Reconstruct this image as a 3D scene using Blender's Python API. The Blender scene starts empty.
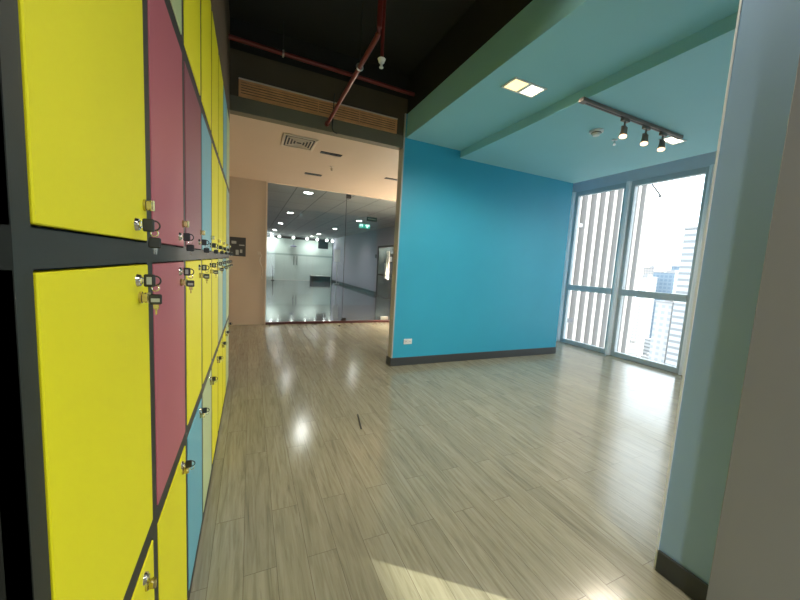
import bpy, bmesh, math, random
from mathutils import Vector, Matrix, Euler
random.seed(7)
S = bpy.context.scene
COL = S.collection

# ------------------------------------------------------------------ camera
cd = bpy.data.cameras.new('camera'); cam = bpy.data.objects.new('camera', cd); COL.objects.link(cam)
RX = ((0.9101, 0.0113, 0.4148), (-0.4106, -0.1183, 0.9039), (0.0575, -0.9929, -0.1034))
# columns of the camera matrix: right, up (= -image down), back (= -forward)
m = Matrix(((RX[0][0], -RX[0][1], -RX[0][2], 0.0),
            (RX[1][0], -RX[1][1], -RX[1][2], 0.0),
            (RX[2][0], -RX[2][1], -RX[2][2], 1.3),
            (0, 0, 0, 1)))
cam.matrix_world = m
cd.sensor_width = 36.0; cd.lens = 330.6 / 800 * 36.0
cd.clip_start = 0.02; cd.clip_end = 3000
S.camera = cam

# ------------------------------------------------------------------ world, sun, exposure
S.view_settings.view_transform = 'Standard'; S.view_settings.look = 'None'
S.view_settings.exposure = 0.8; S.view_settings.gamma = 1.0; S.view_settings.use_curve_mapping = False
W = bpy.data.worlds.new('World'); S.world = W; W.use_nodes = True
bg = W.node_tree.nodes['Background']
bg.inputs[0].default_value = (0.88, 0.95, 1.0, 1); bg.inputs[1].default_value = 2.9
sd = bpy.data.lights.new('sun', 'SUN'); sun = bpy.data.objects.new('sun', sd); COL.objects.link(sun)
sd.energy = 8.0; sd.angle = math.radians(0.6); sd.color = (1.0, 0.93, 0.72)
sdir = Vector((0.778, -0.628, 0.423)).normalized()
sun.rotation_euler = sdir.to_track_quat('Z', 'Y').to_euler(); sun.location = (30, -24, 18)

def lamp(name, kind, loc, energy, color=(1, 1, 1), size=0.1, target=None, angle=None, blend=0.5, size_y=None):
    d = bpy.data.lights.new(name, kind); o = bpy.data.objects.new(name, d); COL.objects.link(o)
    d.energy = energy; d.color = color; o.location = loc
    if kind == 'AREA':
        d.size = size; d.shape = 'SQUARE'
        if size_y: d.shape = 'RECTANGLE'; d.size_y = size_y
    else: d.shadow_soft_size = size
    if kind == 'SPOT': d.spot_size = math.radians(angle or 90); d.spot_blend = blend
    if target is not None:
        o.rotation_euler = (Vector(target) - Vector(loc)).to_track_quat('-Z', 'Y').to_euler()
    return o
# portals that tell the renderer where daylight comes in (they give no light themselves)
for (y0, y1) in ((1.39, 4.6), (-3.68, 0.6)):
    p = lamp('window_portal', 'AREA', (5.62, (y0 + y1) / 2, 1.43), 1.0, size=y1 - y0, size_y=2.8)
    p.rotation_euler = (math.pi / 2, 0, math.pi / 2)
    p.data.cycles.is_portal = True
p = lamp('window_portal', 'AREA', (0.3, -4.24, 1.5), 1.0, size=1.8, size_y=2.4)
p.rotation_euler = (math.pi / 2, 0, 0); p.data.cycles.is_portal = True
# the unseen fill lamps added on the open-ceiling side are further down
WARM = (1.0, 0.86, 0.66)

# ------------------------------------------------------------------ materials
def srgb(r, g, b):
    f = lambda c: (c / 255) / 12.92 if c / 255 <= 0.04045 else ((c / 255 + 0.055) / 1.055) ** 2.4
    return (f(r), f(g), f(b), 1)
def mat(name, col, rough=0.6, metal=0.0, noise=0.0, nscale=8.0, emit=None, estr=0.0, bump=0.0, bscale=60.0, spec=0.5, coat=0.0):
    M = bpy.data.materials.new(name); M.use_nodes = True; nt = M.node_tree; b = nt.nodes['Principled BSDF']
    col = tuple(col) if len(col) == 4 else tuple(col) + (1,)
    b.inputs['Base Color'].default_value = col; b.inputs['Roughness'].default_value = rough
    b.inputs['Metallic'].default_value = metal; b.inputs['Specular IOR Level'].default_value = spec
    b.inputs['Coat Weight'].default_value = coat
    tc = nt.nodes.new('ShaderNodeTexCoord')
    if noise > 0:
        n = nt.nodes.new('ShaderNodeTexNoise'); n.inputs['Scale'].default_value = nscale; n.inputs['Detail'].default_value = 5
        nt.links.new(tc.outputs['Object'], n.inputs['Vector'])
        mx = nt.nodes.new('ShaderNodeMix'); mx.data_type = 'RGBA'
        mx.inputs[6].default_value = tuple(c * (1 - noise) for c in col[:3]) + (1,)
        mx.inputs[7].default_value = tuple(min(1, c * (1 + noise)) for c in col[:3]) + (1,)
        nt.links.new(n.outputs['Fac'], mx.inputs[0]); nt.links.new(mx.outputs[2], b.inputs['Base Color'])
    if bump > 0:
        n2 = nt.nodes.new('ShaderNodeTexNoise'); n2.inputs['Scale'].default_value = bscale; n2.inputs['Detail'].default_value = 3
        nt.links.new(tc.outputs['Object'], n2.inputs['Vector'])
        bp = nt.nodes.new('ShaderNodeBump'); bp.inputs['Strength'].default_value = bump; bp.inputs['Distance'].default_value = 0.002
        nt.links.new(n2.outputs['Fac'], bp.inputs['Height']); nt.links.new(bp.outputs[0], b.inputs['Normal'])
    if emit is not None:
        b.inputs['Emission Color'].default_value = tuple(emit) + (1,); b.inputs['Emission Strength'].default_value = estr
    return M
def glass_mat(name, tint=(1, 1, 1), refl=0.06, rough=0.0):
    M = bpy.data.materials.new(name); M.use_nodes = True; nt = M.node_tree
    for n in list(nt.nodes): nt.nodes.remove(n)
    out = nt.nodes.new('ShaderNodeOutputMaterial'); tr = nt.nodes.new('ShaderNodeBsdfTransparent'); gl = nt.nodes.new('ShaderNodeBsdfGlossy')
    mix = nt.nodes.new('ShaderNodeMixShader'); lw = nt.nodes.new('ShaderNodeLayerWeight'); lw.inputs['Blend'].default_value = 0.25
    mr = nt.nodes.new('ShaderNodeMapRange'); mr.inputs['To Min'].default_value = refl; mr.inputs['To Max'].default_value = 0.45
    tr.inputs[0].default_value = tuple(tint) + (1,); gl.inputs['Roughness'].default_value = rough
    nt.links.new(lw.outputs['Fresnel'], mr.inputs['Value']); nt.links.new(mr.outputs[0], mix.inputs[0])
    nt.links.new(tr.outputs[0], mix.inputs[1]); nt.links.new(gl.outputs[0], mix.inputs[2]); nt.links.new(mix.outputs[0], out.inputs[0])
    return M
def plank_mat():
    M = bpy.data.materials.new('oak_vinyl_planks'); M.use_nodes = True; nt = M.node_tree; L = nt.links
    b = nt.nodes['Principled BSDF']; tc = nt.nodes.new('ShaderNodeTexCoord')
    mp = nt.nodes.new('ShaderNodeMapping'); mp.inputs['Rotation'].default_value = (0, 0, math.pi / 2)
    L.new(tc.outputs['Object'], mp.inputs['Vector'])
    br = nt.nodes.new('ShaderNodeTexBrick'); br.offset = 0.37; br.offset_frequency = 2; br.squash = 1.0
    br.inputs['Scale'].default_value = 1.0; br.inputs['Brick Width'].default_value = 0.92; br.inputs['Row Height'].default_value = 0.128
    br.inputs['Mortar Size'].default_value = 0.0012; br.inputs['Mortar Smooth'].default_value = 0.3; br.inputs['Bias'].default_value = 0.0
    br.inputs['Color1'].default_value = (0.0, 0.0, 0.0, 1); br.inputs['Color2'].default_value = (1, 1, 1, 1); br.inputs['Mortar'].default_value = (0.5, 0.5, 0.5, 1)
    L.new(mp.outputs[0], br.inputs['Vector'])
    # grain: noise stretched along the plank, shifted from plank to plank
    sep = nt.nodes.new('ShaderNodeVectorMath'); sep.operation = 'MULTIPLY'; sep.inputs[1].default_value = (22, 1.5, 1)
    L.new(tc.outputs['Object'], sep.inputs[0])
    add = nt.nodes.new('ShaderNodeVectorMath'); add.operation = 'ADD'
    sc = nt.nodes.new('ShaderNodeVectorMath'); sc.operation = 'SCALE'; sc.inputs['Scale'].default_value = 13.0
    L.new(br.outputs['Color'], sc.inputs[0]); L.new(sep.outputs[0], add.inputs[0]); L.new(sc.outputs[0], add.inputs[1])
    n1 = nt.nodes.new('ShaderNodeTexNoise'); n1.inputs['Scale'].default_value = 1.0; n1.inputs['Detail'].default_value = 8; n1.inputs['Distortion'].default_value = 1.6; n1.inputs['Roughness'].default_value = 0.62
    L.new(add.outputs[0], n1.inputs['Vector'])
    n2 = nt.nodes.new('ShaderNodeTexNoise'); n2.inputs['Scale'].default_value = 3.4; n2.inputs['Detail'].default_value = 4; n2.inputs['Distortion'].default_value = 0.6
    L.new(add.outputs[0], n2.inputs['Vector'])
    cr = nt.nodes.new('ShaderNodeValToRGB'); e = cr.color_ramp.elements
    e[0].position = 0.26; e[0].color = (0.175, 0.162, 0.118, 1); e[1].position = 0.66; e[1].color = (0.292, 0.276, 0.202, 1)
    x = e.new(0.44); x.color = (0.244, 0.228, 0.160, 1)
    L.new(n1.outputs['Fac'], cr.inputs[0])
    m1 = nt.nodes.new('ShaderNodeMix'); m1.data_type = 'RGBA'; m1.blend_type = 'MULTIPLY'; m1.inputs[0].default_value = 0.32
    cr2 = nt.nodes.new('ShaderNodeValToRGB'); cr2.color_ramp.elements[0].position = 0.36; cr2.color_ramp.elements[0].color = (0.55, 0.52, 0.48, 1); cr2.color_ramp.elements[1].position = 0.5
    L.new(n2.outputs['Fac'], cr2.inputs[0]); L.new(cr.outputs[0], m1.inputs[6]); L.new(cr2.outputs[0], m1.inputs[7])
    # tone per plank
    m2 = nt.nodes.new('ShaderNodeMix'); m2.data_type = 'RGBA'; m2.blend_type = 'MULTIPLY'; m2.inputs[0].default_value = 1.0
    cr3 = nt.nodes.new('ShaderNodeValToRGB'); cr3.color_ramp.elements[0].color = (0.92, 0.92, 0.92, 1); cr3.color_ramp.elements[1].color = (1.05, 1.05, 1.04, 1)
    L.new(br.outputs['Color'], cr3.inputs[0]); L.new(m1.outputs[2], m2.inputs[6]); L.new(cr3.outputs[0], m2.inputs[7])
    m3 = nt.nodes.new('ShaderNodeMix'); m3.data_type = 'RGBA'
    m3.inputs[7].default_value = (0.13, 0.11, 0.08, 1)
    L.new(br.outputs['Fac'], m3.inputs[0]); L.new(m2.outputs[2], m3.inputs[6]); L.new(m3.outputs[2], b.inputs['Base Color'])
    mr = nt.nodes.new('ShaderNodeMapRange'); mr.inputs['To Min'].default_value = 0.11; mr.inputs['To Max'].default_value = 0.22
    L.new(n1.outputs['Fac'], mr.inputs['Value']); L.new(mr.outputs[0], b.inputs['Roughness'])
    b.inputs['Specular IOR Level'].default_value = 0.55
    bp = nt.nodes.new('ShaderNodeBump'); bp.inputs['Strength'].default_value = 0.35; bp.inputs['Distance'].default_value = 0.0015
    ad = nt.nodes.new('ShaderNodeMath'); ad.operation = 'SUBTRACT'
    L.new(n1.outputs['Fac'], ad.inputs[0]); L.new(br.outputs['Fac'], ad.inputs[1]); L.new(ad.outputs[0], bp.inputs['Height']); L.new(bp.outputs[0], b.inputs['Normal'])
    return M
def facade_mat(name, wall, win, fx, fz, wx=0.5, wz=0.5, rough=0.5):
    """windows in rows and columns, from object coordinates (x + y across, z up)"""
    M = bpy.data.materials.new(name); M.use_nodes = True; nt = M.node_tree; L = nt.links; b = nt.nodes['Principled BSDF']
    tc = nt.nodes.new('ShaderNodeTexCoord'); sp = nt.nodes.new('ShaderNodeSeparateXYZ'); L.new(tc.outputs['Object'], sp.inputs[0])
    def mth(op, a, bb=None):
        n = nt.nodes.new('ShaderNodeMath'); n.operation = op
        if hasattr(a, 'links') or hasattr(a, 'is_linked'): L.new(a, n.inputs[0])
        else: n.inputs[0].default_value = a
        if bb is not None:
            if hasattr(bb, 'is_linked'): L.new(bb, n.inputs[1])
            else: n.inputs[1].default_value = bb
        return n.outputs[0]
    u = mth('ADD', sp.outputs[0], sp.outputs[1])
    a = mth('LESS_THAN', mth('FRACT', mth('DIVIDE', u, fx)), wx)
    c = mth('LESS_THAN', mth('FRACT', mth('DIVIDE', sp.outputs[2], fz)), wz)
    f = mth('MULTIPLY', a, c)
    mx = nt.nodes.new('ShaderNodeMix'); mx.data_type = 'RGBA'; mx.inputs[6].default_value = tuple(wall) + (1,); mx.inputs[7].default_value = tuple(win) + (1,)
    L.new(f, mx.inputs[0]); L.new(mx.outputs[2], b.inputs['Base Color']); b.inputs['Roughness'].default_value = rough
    return M

M = {}
M['floor'] = plank_mat()
M['blue'] = mat('turquoise_wall_paint', (0.032, 0.375, 0.560), 0.5, noise=0.05, nscale=3, bump=0.15, bscale=180)
M['tealceil'] = mat('turquoise_ceiling_paint', (0.30, 0.62, 0.68), 0.6, noise=0.04, nscale=2)
M['beige'] = mat('beige_wall_paint', (0.52, 0.42, 0.31), 0.6, noise=0.04, nscale=2, bump=0.1, bscale=150)
M['column'] = mat('grey_teal_column_paint', (0.31, 0.48, 0.70), 0.5, noise=0.05, nscale=3, bump=0.15, bscale=180)
M['greige'] = mat('grey_beige_pillar_paint', (0.26, 0.265, 0.29), 0.6, noise=0.05, nscale=3)
M['black'] = mat('black_ceiling_paint', (0.012, 0.012, 0.010), 0.8, noise=0.3, nscale=2)
M['brown'] = mat('dark_olive_bulkhead_paint', (0.070, 0.052, 0.028), 0.7, noise=0.25, nscale=3)
M['olive'] = mat('olive_grey_band_paint', (0.13, 0.12, 0.08), 0.7, noise=0.08)
M['base'] = mat('charcoal_baseboard', (0.045, 0.05, 0.052), 0.45, noise=0.1)
M['trim'] = mat('pale_corner_bead', (0.45, 0.44, 0.40), 0.5, noise=0.05)
M['alu'] = mat('window_aluminium', (0.42, 0.45, 0.46), 0.38, 0.5, noise=0.05)
M['frame'] = mat('grey_window_frame', (0.45, 0.50, 0.52), 0.45, 0.0, noise=0.06)
M['pale_alu'] = mat('pale_mullion_cover', (0.88, 0.92, 0.95), 0.4, 0.0, noise=0.03)
M['pocket'] = mat('grey_window_head', (0.60, 0.66, 0.72), 0.6, noise=0.05)
M['glass'] = glass_mat('window_glass', (0.93, 0.96, 0.97), 0.01)
M['glass_in'] = glass_mat('partition_glass', (0.88, 0.91, 0.90), 0.03)
M['lframe'] = mat('locker_frame_dark_green_grey', (0.013, 0.016, 0.012), 0.5, noise=0.15, nscale=6)
M['lside'] = mat('locker_side_black', (0.010, 0.011, 0.006), 0.6, noise=0.2)
M['yellow'] = mat('locker_yellow', (0.690, 0.640, 0.010), 0.5, spec=0.25, noise=0.05, nscale=5, bump=0.12, bscale=400)
M['pink'] = mat('locker_pink', (0.400, 0.100, 0.130), 0.42, noise=0.05, nscale=5, bump=0.12, bscale=400)
M['plum'] = mat('locker_plum', (0.215, 0.055, 0.085), 0.42, noise=0.05, nscale=5, bump=0.12, bscale=400)
M['lblue'] = mat('locker_blue', (0.110, 0.360, 0.440), 0.42, noise=0.05, nscale=5, bump=0.12, bscale=400)
M['pale'] = mat('locker_pale_green', (0.430, 0.520, 0.260), 0.42, noise=0.05, nscale=5, bump=0.12, bscale=400)
M['greyblue'] = mat('locker_grey_blue', (0.230, 0.370, 0.370), 0.42, noise=0.05, nscale=5)
M['brass'] = mat('brass', (0.55, 0.47, 0.22), 0.25, 1.0, noise=0.1)
M['chrome'] = mat('chrome', (0.75, 0.74, 0.70), 0.15, 1.0, noise=0.05)
M['bplastic'] = mat('black_plastic', (0.012, 0.012, 0.012), 0.35, noise=0.1)
M['label'] = mat('grey_paper_label', (0.40, 0.42, 0.38), 0.6, noise=0.1)
M['red'] = mat('red_pipe_paint', (0.14, 0.014, 0.010), 0.45, noise=0.2, nscale=12)
M['wood'] = mat('warm_timber_slats', (0.62, 0.31, 0.13), 0.5, noise=0.3, nscale=12)
M['dark'] = mat('dark_metal', (0.02, 0.02, 0.02), 0.5, noise=0.1)
M['white'] = mat('white_plastic', (0.75, 0.76, 0.74), 0.4, noise=0.03)
M['cream'] = mat('cream_plastic', (0.55, 0.48, 0.38), 0.5, noise=0.03)
M['railred'] = mat('dark_red_threshold', (0.07, 0.015, 0.013), 0.4, noise=0.1)
M['doorpale'] = mat('pale_door_reveal', (0.70, 0.60, 0.47), 0.5, noise=0.03)
M['track'] = mat('bronze_track_rail', (0.26, 0.20, 0.17), 0.45, 0.4, noise=0.1)
M['glow_w'] = mat('warm_downlight_lens', (0.9, 0.8, 0.6), 0.3, emit=(1.0, 0.76, 0.32), estr=0.95, noise=0.02)
M['glow_n'] = mat('neutral_downlight_lens', (0.9, 0.9, 0.8), 0.3, emit=(1.0, 0.90, 0.66), estr=1.6, noise=0.02)
M['glow_t'] = mat('track_spot_lens', (0.9, 0.8, 0.6), 0.3, emit=(1.0, 0.60, 0.34), estr=1.7, noise=0.02)
M['glow_l'] = mat('lobby_downlight_lens', (0.9, 0.9, 0.9), 0.3, emit=(1.0, 0.97, 0.93), estr=40.0, noise=0.02)
M['glow_s'] = mat('storefront_spot_lens', (0.9, 0.9, 0.9), 0.3, emit=(0.93, 1.0, 0.96), estr=14.0, noise=0.02)
M['exitg'] = mat('exit_sign_green', (0.05, 0.5, 0.35), 0.4, emit=(0.05, 0.60, 0.45), estr=0.35, noise=0.02)
M['exitw'] = mat('exit_sign_white', (0.8, 0.9, 0.9), 0.4, emit=(0.65, 1.0, 0.93), estr=1.0, noise=0.02)
M['lfloor'] = mat('polished_grey_lobby_floor', (0.13, 0.13, 0.14), 0.08, noise=0.08, nscale=1.5, spec=1.0, coat=0.15)
M['lwall'] = mat('lilac_grey_lobby_wall', (0.35, 0.33, 0.40), 0.55, noise=0.04, nscale=1.0)
M['lend'] = mat('grey_lobby_wall', (0.35, 0.36, 0.36), 0.6, noise=0.05, nscale=1.0)
M['frost'] = mat('frosted_white_glass', (0.50, 0.58, 0.54), 0.4, noise=0.04, nscale=0.7)
M['frostband'] = mat('green_grey_glass_band', (0.30, 0.37, 0.34), 0.3, noise=0.05)
M['ldoor'] = mat('dark_grey_door_glass', (0.06, 0.065, 0.07), 0.12, noise=0.3, nscale=3, spec=0.9)
M['steel'] = mat('brushed_steel', (0.62, 0.62, 0.60), 0.28, 0.9, noise=0.06)
def tile_mat():
    Mt = bpy.data.materials.new('grey_lobby_ceiling_tiles'); Mt.use_nodes = True; nt = Mt.node_tree; b = nt.nodes['Principled BSDF']
    tc = nt.nodes.new('ShaderNodeTexCoord'); br = nt.nodes.new('ShaderNodeTexBrick'); br.offset = 0.0
    br.inputs['Scale'].default_value = 1; br.inputs['Brick Width'].default_value = 0.6; br.inputs['Row Height'].default_value = 1.2
    br.inputs['Mortar Size'].default_value = 0.012; br.inputs['Color1'].default_value = (0.50, 0.51, 0.50, 1); br.inputs['Color2'].default_value = (0.54, 0.55, 0.54, 1)
    br.inputs['Mortar'].default_value = (0.27, 0.28, 0.27, 1)
    nt.links.new(tc.outputs['Object'], br.inputs['Vector']); nt.links.new(br.outputs['Color'], b.inputs['Base Color']); b.inputs['Roughness'].default_value = 0.75
    return Mt
M['tiles'] = tile_mat()
M['fin'] = mat('white_concrete_fins', (0.30, 0.29, 0.29), 0.7, noise=0.05, nscale=0.5)
M['fingap'] = facade_mat('grey_window_strips', (0.055, 0.052, 0.056), (0.03, 0.03, 0.036), 50.0, 1.7, 1.0, 0.62)
M['city'] = mat('pale_city_ground', (0.34, 0.33, 0.32), 0.9, noise=0.45, nscale=0.08)
M['davit'] = mat('dark_davit_paint', (0.05, 0.05, 0.05), 0.6, noise=0.1)

# ------------------------------------------------------------------ helpers
ORI = {}
def finish(o, kind=None, label=None, cat=None, group=None):
    if kind: o['kind'] = kind
    if label: o['label'] = label
    if cat: o['category'] = cat
    if group: o['group'] = group
    return o
def thing(name, loc, label=None, cat=None, group=None, kind=None):
    o = bpy.data.objects.new(name, None); COL.objects.link(o); o.location = loc; o.empty_display_size = 0.1
    ORI[o.name] = Vector(loc); return finish(o, kind, label, cat, group)
def box(bm, x0, x1, y0, y1, z0, z1, bevel=0.0, seg=1, rot=None, piv=None):
    g = bmesh.ops.create_cube(bm, size=1.0); vs = g['verts']
    c = Vector(((x0 + x1) / 2, (y0 + y1) / 2, (z0 + z1) / 2))
    for v in vs: v.co = Vector((v.co.x * (x1 - x0), v.co.y * (y1 - y0), v.co.z * (z1 - z0))) + c
    if bevel > 0:
        es = list({e for v in vs for e in v.link_edges})
        r = bmesh.ops.bevel(bm, geom=es, offset=bevel, segments=seg, affect='EDGES', profile=0.5)
        vs = list({v for f in r['faces'] for v in f.verts} | {v for v in vs if v.is_valid})
    if rot is not None:
        p = Vector(piv) if piv is not None else c
        bmesh.ops.rotate(bm, verts=vs, cent=p, matrix=rot)
    return vs
def cyl(bm, a, b, r, seg=16, r2=None):
    a = Vector(a); b = Vector(b); d = b - a
    g = bmesh.ops.create_cone(bm, cap_ends=True, segments=seg, radius1=r, radius2=r if r2 is None else r2, depth=d.length)
    q = d.to_track_quat('Z', 'Y').to_matrix()
    bmesh.ops.rotate(bm, verts=g['verts'], cent=(0, 0, 0), matrix=q); bmesh.ops.translate(bm, verts=g['verts'], vec=(a + b) / 2)
    return g['verts']
def tube(bm, pts, r, seg=8):
    pts = [Vector(p) for p in pts]; rings = []
    for i, p in enumerate(pts):
        t = (pts[min(i + 1, len(pts) - 1)] - pts[max(i - 1, 0)]).normalized()
        up = Vector((0, 0, 1)) if abs(t.z) < 0.9 else Vector((1, 0, 0))
        u = t.cross(up).normalized(); w = t.cross(u)
        rings.append([bm.verts.new(p + r * (math.cos(2 * math.pi * k / seg) * u + math.sin(2 * math.pi * k / seg) * w)) for k in range(seg)])
    for a, b in zip(rings, rings[1:]):
        for k in range(seg): bm.faces.new((a[k], a[(k + 1) % seg], b[(k + 1) % seg], b[k]))
    bm.faces.new(rings[0][::-1]); bm.faces.new(rings[-1])
def ring(bm, c, R, r, axis='y', n=20, seg=8):
    c = Vector(c); pr = []
    for i in range(n):
        a = 2 * math.pi * i / n; ro = []
        for k in range(seg):
            b = 2 * math.pi * k / seg; d = R + r * math.cos(b); h = r * math.sin(b)
            u, v = d * math.cos(a), d * math.sin(a)
            ro.append(bm.verts.new(c + (Vector((u, h, v)) if axis == 'y' else Vector((h, u, v)) if axis == 'x' else Vector((u, v, h)))))
        pr.append(ro)
    for i in range(n):
        for k in range(seg):
            a, b = pr[i], pr[(i + 1) % n]; bm.faces.new((a[k], b[k], b[(k + 1) % seg], a[(k + 1) % seg]))
def obj(name, bm, mtl, parent=None, kind=None, label=None, cat=None, group=None, smooth=False, origin=None):
    """bm is in world coordinates; the object gets its own origin and, if a part, hangs under parent"""
    if origin is None:
        if parent is not None: origin = ORI[parent.name]
        else:
            lo = Vector([min(v.co[i] for v in bm.verts) for i in range(3)]); hi = Vector([max(v.co[i] for v in bm.verts) for i in range(3)])
            origin = Vector(((lo.x + hi.x) / 2, (lo.y + hi.y) / 2, lo.z))
    origin = Vector(origin)
    bmesh.ops.translate(bm, verts=bm.verts[:], vec=-origin); bmesh.ops.recalc_face_normals(bm, faces=bm.faces[:])
    me = bpy.data.meshes.new(name); bm.to_mesh(me); bm.free(); me.materials.append(mtl)
    if smooth:
        for p in me.polygons: p.use_smooth = True
        me.set_sharp_from_angle(angle=math.radians(40))
    o = bpy.data.objects.new(name, me); COL.objects.link(o)
    ORI[o.name] = origin
    if parent is not None: o.parent = parent; o.location = origin - ORI[parent.name]
    else: o.location = origin
    return finish(o, kind, label, cat, group)
def B(*a, **k):
    bm = bmesh.new(); box(bm, *a, **k); return bm
def boxes(lst, bevel=0.0):
    bm = bmesh.new()
    for a in lst: box(bm, *a, bevel=bevel)
    return bm
def struct(name, bm, mtl, parent=None):
    return obj(name, bm, mtl, parent, kind=None if parent else 'structure')

XL = -0.196            # plane of the locker fronts
YB = 3.815             # turquoise wall
XW = 5.59              # inside face of the window wall
YF = 6.88              # glass partition
ZS = 2.713             # beige soffit
YS = 3.825             # its front edge
ZA = 2.834; ZB = 2.745 # turquoise ceilings
XA = 1.70; XB = 2.49; XC = 4.63

# ------------------------------------------------------------------ setting
f = B(-0.9, XW + 0.15, -4.2, YF + 0.02, -0.12, 0.0)
struct('floor', f, M['floor'])
struct('floor_lobby', B(-2.5, 9.0, YF + 0.02, 28.2, -0.12, -0.002), M['lfloor'])
struct('ceiling', B(-0.9, XW + 0.15, -4.2, YS + 0.1, 3.55, 3.65), M['black'])
struct('ceiling_turquoise', B(XA, XB, -4.2, YB, ZA, 3.11), M['tealceil'])
struct('ceiling_turquoise_low', B(XB, XC, -4.2, YB, ZB, 3.11), M['tealceil'])
struct('ceiling_window_pocket', B(XC, XW, -4.2, 4.75, 3.11, 3.2), M['pocket'])
struct('ceiling_beige', B(-0.5, 3.9, YS + 0.1, YF + 0.06, ZS, 2.80), M['beige'])
struct('ceiling_lobby', B(-2.5, 9.0, YF + 0.06, 28.2, 2.75, 2.85), M['tiles'])
# bulkhead above the soffit edge
struct('wall_bulkhead', B(-0.9, 1.9, YS + 0.002, YS + 0.1, 2.855, 3.28), M['brown'])
struct('wall_bulkhead_top', B(-0.9, 1.9, YS + 0.002, YS + 0.1, 3.28, 3.55), M['black'])
struct('trim_1', B(-0.2, 1.72, YS - 0.004, YS + 0.1, ZS, 2.855), M['olive'])
# walls
struct('wall_left', B(-0.9, -0.8, -4.2, YF + 0.1, 0, 3.55), M['lside'])
struct('wall_left_bulkhead', B(-0.8, XL - 0.002, 0.42, YS, 2.585, 3.55), M['brown'])
struct('wall_left_entry', B(-0.8, -0.36, YS, YF, 0, ZS), M['beige'])
struct('wall_back', boxes([(-0.9, -0.6, -4.3, -4.2, 0, 3.65), (1.2, XW + 0.15, -4.3, -4.2, 0, 3.65), (-0.6, 1.2, -4.3, -4.2, 0, 0.3), (-0.6, 1.2, -4.3, -4.2, 2.7, 3.65)]), M['beige'])
w = thing('window_10', (0.3, -4.25, 0.3), kind='structure')  # unseen window, added behind the camera to let in more daylight
obj('window_frame', boxes([(-0.6, -0.54, -4.28, -4.22, 0.3, 2.7), (1.14, 1.2, -4.28, -4.22, 0.3, 2.7), (-0.54, 1.14, -4.28, -4.22, 0.3, 0.36), (-0.54, 1.14, -4.28, -4.22, 2.64, 2.7)]), M['frame'], w)
obj('window_pane', B(-0.54, 1.14, -4.253, -4.247, 0.36, 2.64), M['glass'], w)
struct('wall_turquoise', B(1.685, XC, YB, YB + 0.115, 0, 3.11), M['blue'])
struct('trim_2', B(1.668, 1.685, YB - 0.004, YB + 0.12, 0, 3.11), M['trim'])
struct('wall_turquoise_top', B(1.70, 5.7, YB + 0.0, YB + 0.1, 3.11, 3.55), M['black'])
struct('wall_void_side', B(1.70, 1.8, -4.2, YB, 3.11, 3.55), M['black'])
struct('wall_alcove', B(XC - 0.1, XW + 0.15, 4.66, 4.76, 0, 3.2), M['pocket'])
struct('wall_alcove_side', B(XC - 0.1, XC, YB + 0.115, 4.66, 0, 3.2), M['blue'])
struct('wall_void_back', B(1.9, 5.7, YS + 0.1, YS + 0.15, 3.15, 3.65), M['black'])
struct('baseboard_turquoise', B(1.66, XC + 0.004, YB - 0.014, YB, 0, 0.108, bevel=0.003), M['base'])
struct('baseboard_turquoise_end', B(1.655, 1.668, YB - 0.014, YB + 0.13, 0, 0.108, bevel=0.003), M['base'])
struct('wall_far', boxes([(-0.5, 0.262, YF, YF + 0.12, 0, ZS)]), M['beige'])
struct('wall_far_right', boxes([(3.6, 4.0, YF, YF + 0.12, 0, ZS)]), M['beige'])
struct('wall_entry_right', B(3.6, 3.7, YB + 0.115, YF, 0, ZS), M['beige'])
# window wall: sill-less full-height bays and solid stretches
struct('wall_right', boxes([(XW, XW + 0.15, -4.2, -3.68, 0, 2.86), (XW, XW + 0.15, 0.60, 1.39, 0, 2.86)]), M['pocket'])
struct('wall_right_end', B(XW, XW + 0.15, 4.57, 4.76, 0, 2.86), M['pale_alu'])
struct('wall_right_head', B(XW, XW + 0.15, -4.2, 4.76, 2.86, 3.65), M['pocket'])
# column and pillar beside the camera
struct('wall_column', B(1.691, 2.05, 0.30, 0.740, 0, ZB + 0.36), M['column'])
struct('wall_partition', B(2.05, XW - 0.02, 0.56, 0.70, 0, 3.1), M['column'])  # hidden wall added to keep the sun out of the main room
struct('trim_3', boxes([(1.686, 1.694, 0.737, 0.744, 0.0, ZA)]), M['pale_alu'])
struct('wall_pillar', B(1.642, 2.05, 0.322, 0.543, 0, 3.10, bevel=0.003), M['greige'])
struct('baseboard_column', B(1.678, 1.691, 0.543, 0.735, 0, 0.10, bevel=0.003), M['base'])

# windows: room bays, then unseen bays added past the column for daylight
bays = [(3.53, 4.535), (2.46, 3.53), (1.39, 2.46)] + [(0.60 - 1.07 * (k + 1), 0.60 - 1.07 * k) for k in range(4)]
for i, (y0, y1) in enumerate(bays):
    w = thing('window_%d' % (i + 1), (XW, (y0 + y1) / 2, 0), kind='structure')
    a, b = y0 + 0.03, y1 - 0.03
    obj('window_frame', boxes([(XW - 0.02, XW + 0.06, a, a + 0.055, 0.0, 2.86), (XW - 0.02, XW + 0.06, b - 0.055, b, 0.0, 2.86),
                               (XW - 0.02, XW + 0.06, a + 0.055, b - 0.055, 2.78, 2.86), (XW - 0.02, XW + 0.06, a + 0.055, b - 0.055, 0.0, 0.075)], 0.004), M['frame'], w)
    obj('transom', B(XW - 0.03, XW + 0.06, a + 0.055, b - 0.055, 1.025, 1.125, bevel=0.004), M['frame'], w)
    obj('window_pane', B(XW + 0.012, XW + 0.018, a + 0.055, b - 0.055, 1.125, 2.78), M['glass'], w)
    obj('window_pane', B(XW + 0.012, XW + 0.018, a + 0.055, b - 0.055, 0.075, 1.025), M['glass'], w)
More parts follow.
